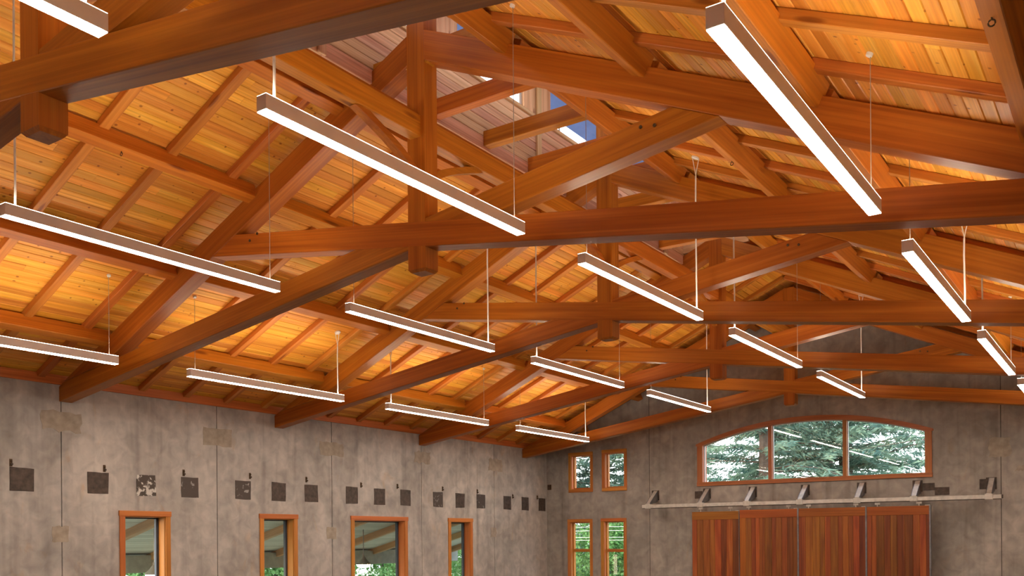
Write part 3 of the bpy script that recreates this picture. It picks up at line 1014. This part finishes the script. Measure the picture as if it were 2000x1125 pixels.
# ------------------------------------------------------------------ square steel plates of the side wall
PY = [7.10, 8.29, 9.14, 9.98, 11.12, 11.96, 12.79, 13.92, 14.76, 15.60, 16.74, 17.58, 18.42, 19.57, 20.39, 21.22]
random.seed(3)
for i, y in enumerate(PY):
    h = .172
    mt = M['plate_fleck'] if i == 2 else M['plate_some'] if i in (3, 4, 10, 12) else M['plate']
    w = .175 if i < 13 else .165
    pts = []
    for a, b in ((-w, -h), (w, -h), (w, h), (-w, h)):
        pts.append((a + random.uniform(-.008, .008), b + random.uniform(-.008, .008)))
    q = []
    for k in range(4):
        p0, p1 = pts[k], pts[(k + 1) % 4]
        for t in (0, .33, .66):
            q.append((p0[0] + (p1[0] - p0[0]) * t + random.uniform(-.004, .004), p0[1] + (p1[1] - p0[1]) * t + random.uniform(-.004, .004)))
    me = poly_prism(q, -.007, .007, .002)
    note = ', heavily flecked with white' if i == 2 else ', slightly scuffed' if i in (3, 4, 10, 12) else ''
    o = put('wall_plate', me, mt, Matrix.Translation((XW + .001, y, 2.525)) @ Matrix.Rotation(math.pi / 2, 4, 'Z'))
    tag(o, '%s square dark steel plate from the left on the side wall%s' % (ORD[i], note), 'plate', 'square plates on the side wall')
for i, (y, z) in enumerate([(6.94, 2.76), (8.40, 2.76), (9.86, 2.77), (11.28, 2.79), (12.66, 2.79), (14.19, 2.75), (15.33, 2.77), (16.91, 2.78), (18.27, 2.77), (19.81, 2.70), (20.98, 2.71)]):
    a = thing('wall_anchor', (XW, y, z), '%s small rusty anchor from the left above the plates' % ORD[i], 'anchor', 'rusty anchors on the side wall')
    wbox('slot', (XW - .001, y - .022, z - .055), (XW + .006, y + .022, z + .055), M['rust'], a, .002, 2)
    put('stud', lathe_mesh([(.016, 0), (.016, .03), (.010, .034)], 8), M['plate'], Matrix.Translation((XW + .004, y + .005, z - .022)) @ Matrix.Rotation(math.pi / 2, 4, 'Y'), a)
    put('stud', lathe_mesh([(.015, 0), (.015, .022), (.009, .026)], 8), M['rust'], Matrix.Translation((XW + .004, y - .002, z + .025)) @ Matrix.Rotation(math.pi / 2, 4, 'Y'), a)
ja = thing('junction_box', (XW + .10, YE, 3.0), 'small dark rusty bracket on the gable wall in the far corner', 'bracket')
wbox('plate', (XW + .03, YE - .012, 2.93), (XW + .15, YE + .002, 3.07), M['rust'], ja, .002, 2)
wbox('bar', (XW + .075, YE - .05, 2.945), (XW + .10, YE - .01, 3.055), M['plate'], ja, .004, 2)

# ------------------------------------------------------------------ outside: ground, porch, trees, wires
tag(wbox('ground', (-70, -30, FL - .5), (40, 90, FL - .25), M['grass'], ch=0), kind='structure')
# porch roof beyond the side wall, falling outwards
PA, PB = Vector((XW - .3, 0, 2.42)), Vector((-18.2, 0, 1.28))
pd = (PB - PA).normalized()
pn = Vector((-pd.z, 0, pd.x)) * (-1)
if pn.z < 0:
    pn = -pn
PL = (PB - PA).length
porch = thing('porch_roof', (-16, 15, FL - .25), 'porch roof seen through the side windows, stained rafters under pale boards', 'roof')
PY0, PY1 = 8.5, 23.0
nb = int(PL / .16) + 2
for k in range(nb):
    c = PA + pd * (k * .16 + .08) + pn * .012 + Vector((0, (PY0 + PY1) / 2, 0))
    put('roof_board', box_mesh((-(PY1 - PY0) / 2, -.079, -.012), ((PY1 - PY0) / 2, .079, .012), .004, M['porch_board']), M['porch_board'], frame((0, 1, 0), pn, c), porch)
k = 0
y = PY0 + .2
while y < PY1:
    c = PA + pd * (PL / 2) - pn * .08 + Vector((0, y, 0))
    put('rafter', box_mesh((-PL / 2, -.06, -.08), (PL / 2, .06, .08), .005, M['porch_beam']), M['porch_beam'], frame(pd, pn, c), porch)
    y += 1.75
wbox('eave_beam', (-18.1, PY0, .92), (-17.9, PY1, 1.30), M['porch_grey'], porch, .006, 1)
for yy in (9.2, 13.6, 18.0, 22.6):
    wbox('porch_post', (-18.08, yy - .09, FL - .25), (-17.92, yy + .09, .92), M['porch_grey'], porch, .006, 2)
for (y, z), lb in (((16.76, .99), 'shaded pendant lamp on a rod seen through the wide side window'), ((10.92, .95), 'glowing pendant lamp at the bottom of the leftmost side window')):
    x = -16.0
    l = thing('porch_lamp', (x, y, z), lb, 'lamp', 'porch lamps')
    sh = put('shade', lathe_mesh([(.185, .0), (.19, .012), (.10, .10), (.035, .19), (.03, .24), (.0, .24)], 20), M['porch_grey'], ident((x, y, z)), l)
    put('bulb', lathe_mesh([(.03, -.085), (.11, -.07), (.16, -.035), (.172, -.001)], 16), M['bulb'], ident((x, y, z)), sh)
    put('rod', tube_mesh([(0, 0, .23), (0, 0, 1.9 - z - .05)], .012, 6), M['bluesteel'], ident((x, y, z)), l)

def foliage_mesh(cards):
    vs, fs = [], []
    for p, d, w, l in cards:
        n = len(vs)
        d = d.normalized()
        up = Vector((random.uniform(-1, 1), random.uniform(-1, 1), random.uniform(-.4, 1)))
        sd = d.cross(up)
        if sd.length < 1e-4:
            sd = Vector((1, 0, 0))
        sd.normalize()
        e = p + d * l
        m = p + d * l * .45
        vs += [p, m + sd * w, e, m - sd * w]
        fs.append((n, n + 1, n + 2, n + 3))
    return raw_mesh('foliage', [tuple(v) for v in vs], fs)
def conifer(x, y, h, r, label, seed, dens=1.0):
    random.seed(seed)
    t = thing('conifer', (x, y, FL - .25), label, 'tree', 'conifers behind the hall')
    base = Vector((x, y, FL - .25))
    put('trunk', tube_mesh([(0, 0, 0), (.05, .03, h * .5), (0, 0, h)], [.34, .2, .03], 8), M['bark'], ident(base), t)
    cards, limbs = [], []
    zz = 1.2
    while zz < min(h, 11.5):
        ang = random.uniform(0, 2 * math.pi)
        f = 1 - zz / h
        L = r * (f ** .7) * random.uniform(.75, 1.15)
        dr = Vector((math.cos(ang), math.sin(ang), 0))
        droop = random.uniform(.05, .28)
        pts = [Vector((0, 0, zz)) + dr * L * q + Vector((0, 0, .12 * L * q - droop * L * q * q)) for q in (0, .33, .66, 1)]
        limbs.append(pts)
        n = int(190 * dens * L / r) + 14
        for i in range(n):
            q = random.random() ** .8
            p = pts[0] + dr * L * q + Vector((0, 0, .12 * L * q - droop * L * q * q))
            side = dr.cross(Vector((0, 0, 1))) * random.choice((-1, 1))
            d = side * random.uniform(.5, 1) + dr * random.uniform(.1, .8) + Vector((0, 0, random.uniform(-.75, .08)))
            cards.append((p + Vector((random.uniform(-.12, .12), random.uniform(-.12, .12), random.uniform(-.1, .06))), d, random.uniform(.018, .04), random.uniform(.14, .42)))
        zz += random.uniform(.04, .10) / dens
    put('foliage', foliage_mesh(cards), M['leaf_dark'], ident(base), t, 'stuff')
    bm = bmesh.new()
    for pts in limbs[::2]:
        me = tube_mesh(pts, [.035, .026, .018, .008], 3)
        bm.from_mesh(me)
        bpy.data.meshes.remove(me)
    me = bpy.data.meshes.new('limbs')
    bm.to_mesh(me)
    bm.free()
    put('branches', me, M['bark'], ident(base), t, 'stuff')
def bush(x, y, z, rx, rz, label, seed, n=9000, mat='leaf_light', name='leafy_tree', cat='tree', group='leafy trees outside'):
    random.seed(seed)
    t = thing(name, (x, y, FL - .25), label, cat, group)
    base = Vector((x, y, FL - .25))
    cz = z - (FL - .25)
    put('trunk', tube_mesh([(0, 0, 0), (.1, 0, cz * .5), (0, 0, cz)], [.16, .12, .05], 7), M['bark'], ident(base), t)
    blobs = [(Vector((random.uniform(-.6, .6) * rx, random.uniform(-.6, .6) * rx, cz + random.uniform(-.6, .6) * rz)), random.uniform(.3, .55)) for _ in range(16)]
    cards = []
    for i in range(n):
        c, k = random.choice(blobs)
        v = Vector((random.gauss(0, 1), random.gauss(0, 1), random.gauss(0, 1))).normalized() * random.uniform(.55, 1)
        p = c + Vector((v.x * rx * k, v.y * rx * k, v.z * rz * k))
        cards.append((p, Vector((random.uniform(-1, 1), random.uniform(-1, 1), random.uniform(-.8, .5))), random.uniform(.03, .07), random.uniform(.09, .2)))
    put('foliage', foliage_mesh(cards), M[mat], ident(base), t, 'stuff')
conifer(-12.2, 35.0, 22, 5.2, 'broad conifer behind the left part of the arched window', 101)
conifer(-10.1, 38.5, 24, 5.6, 'dense conifer behind the middle of the arched window', 102, 1.5)
conifer(-13.2, 47.0, 26, 6.4, 'more distant conifer between the two behind the arched window', 106, 1.2)
conifer(-3.9, 36.5, 22, 6.4, 'open branched conifer behind the right part of the arched window', 103, .75)
conifer(-19.0, 39.5, 23, 4.6, 'tall conifer behind the right hand slim gable windows', 104, 1.5)
conifer(-22.6, 37.0, 23, 4.6, 'tall conifer behind the left hand slim gable windows', 105, 1.5)
bush(-17.8, 33.0, 1.4, 2.6, 1.8, 'bright leafy tree low behind the slim gable windows', 201)
bush(-10.6, 31.5, 1.6, 3.0, 1.7, 'low leafy tree behind the bottom of the arched window', 202, 12000)
bush(-6.6, 31.0, 1.5, 2.4, 1.5, 'low leafy tree behind the lower right of the arched window', 203, 9000)
bush(-25, 16.6, .8, 3.2, 2.0, 'leafy tree beyond the porch in the leftmost side window', 204)
bush(-25, 21.8, .8, 3.2, 2.0, 'leafy tree beyond the porch in the second side window', 205, 12000)
bush(-25, 27.2, 1.0, 3.4, 2.2, 'leafy tree beyond the porch in the wide side window', 206, 14000)
bush(-24, 32.6, 1.6, 3.6, 2.8, 'leafy tree beyond the porch in the narrow right side window', 207, 12000)
for i, (z, nm) in enumerate(((2.0, 'upper'), (1.86, 'second'), (1.62, 'third'), (1.52, 'lowest'))):
    pts = [(-40 + 5 * k, 28 + .25 * k, z + .015 * (k - 4) ** 2 * .15) for k in range(9)]
    c = Vector(pts[4])
    o = put('utility_wire', tube_mesh([Vector(p) - c for p in pts], .006, 5), M['white'], ident(c))
    tag(o, '%s pale utility wire crossing behind the slim gable windows' % nm, 'wire', 'utility wires')
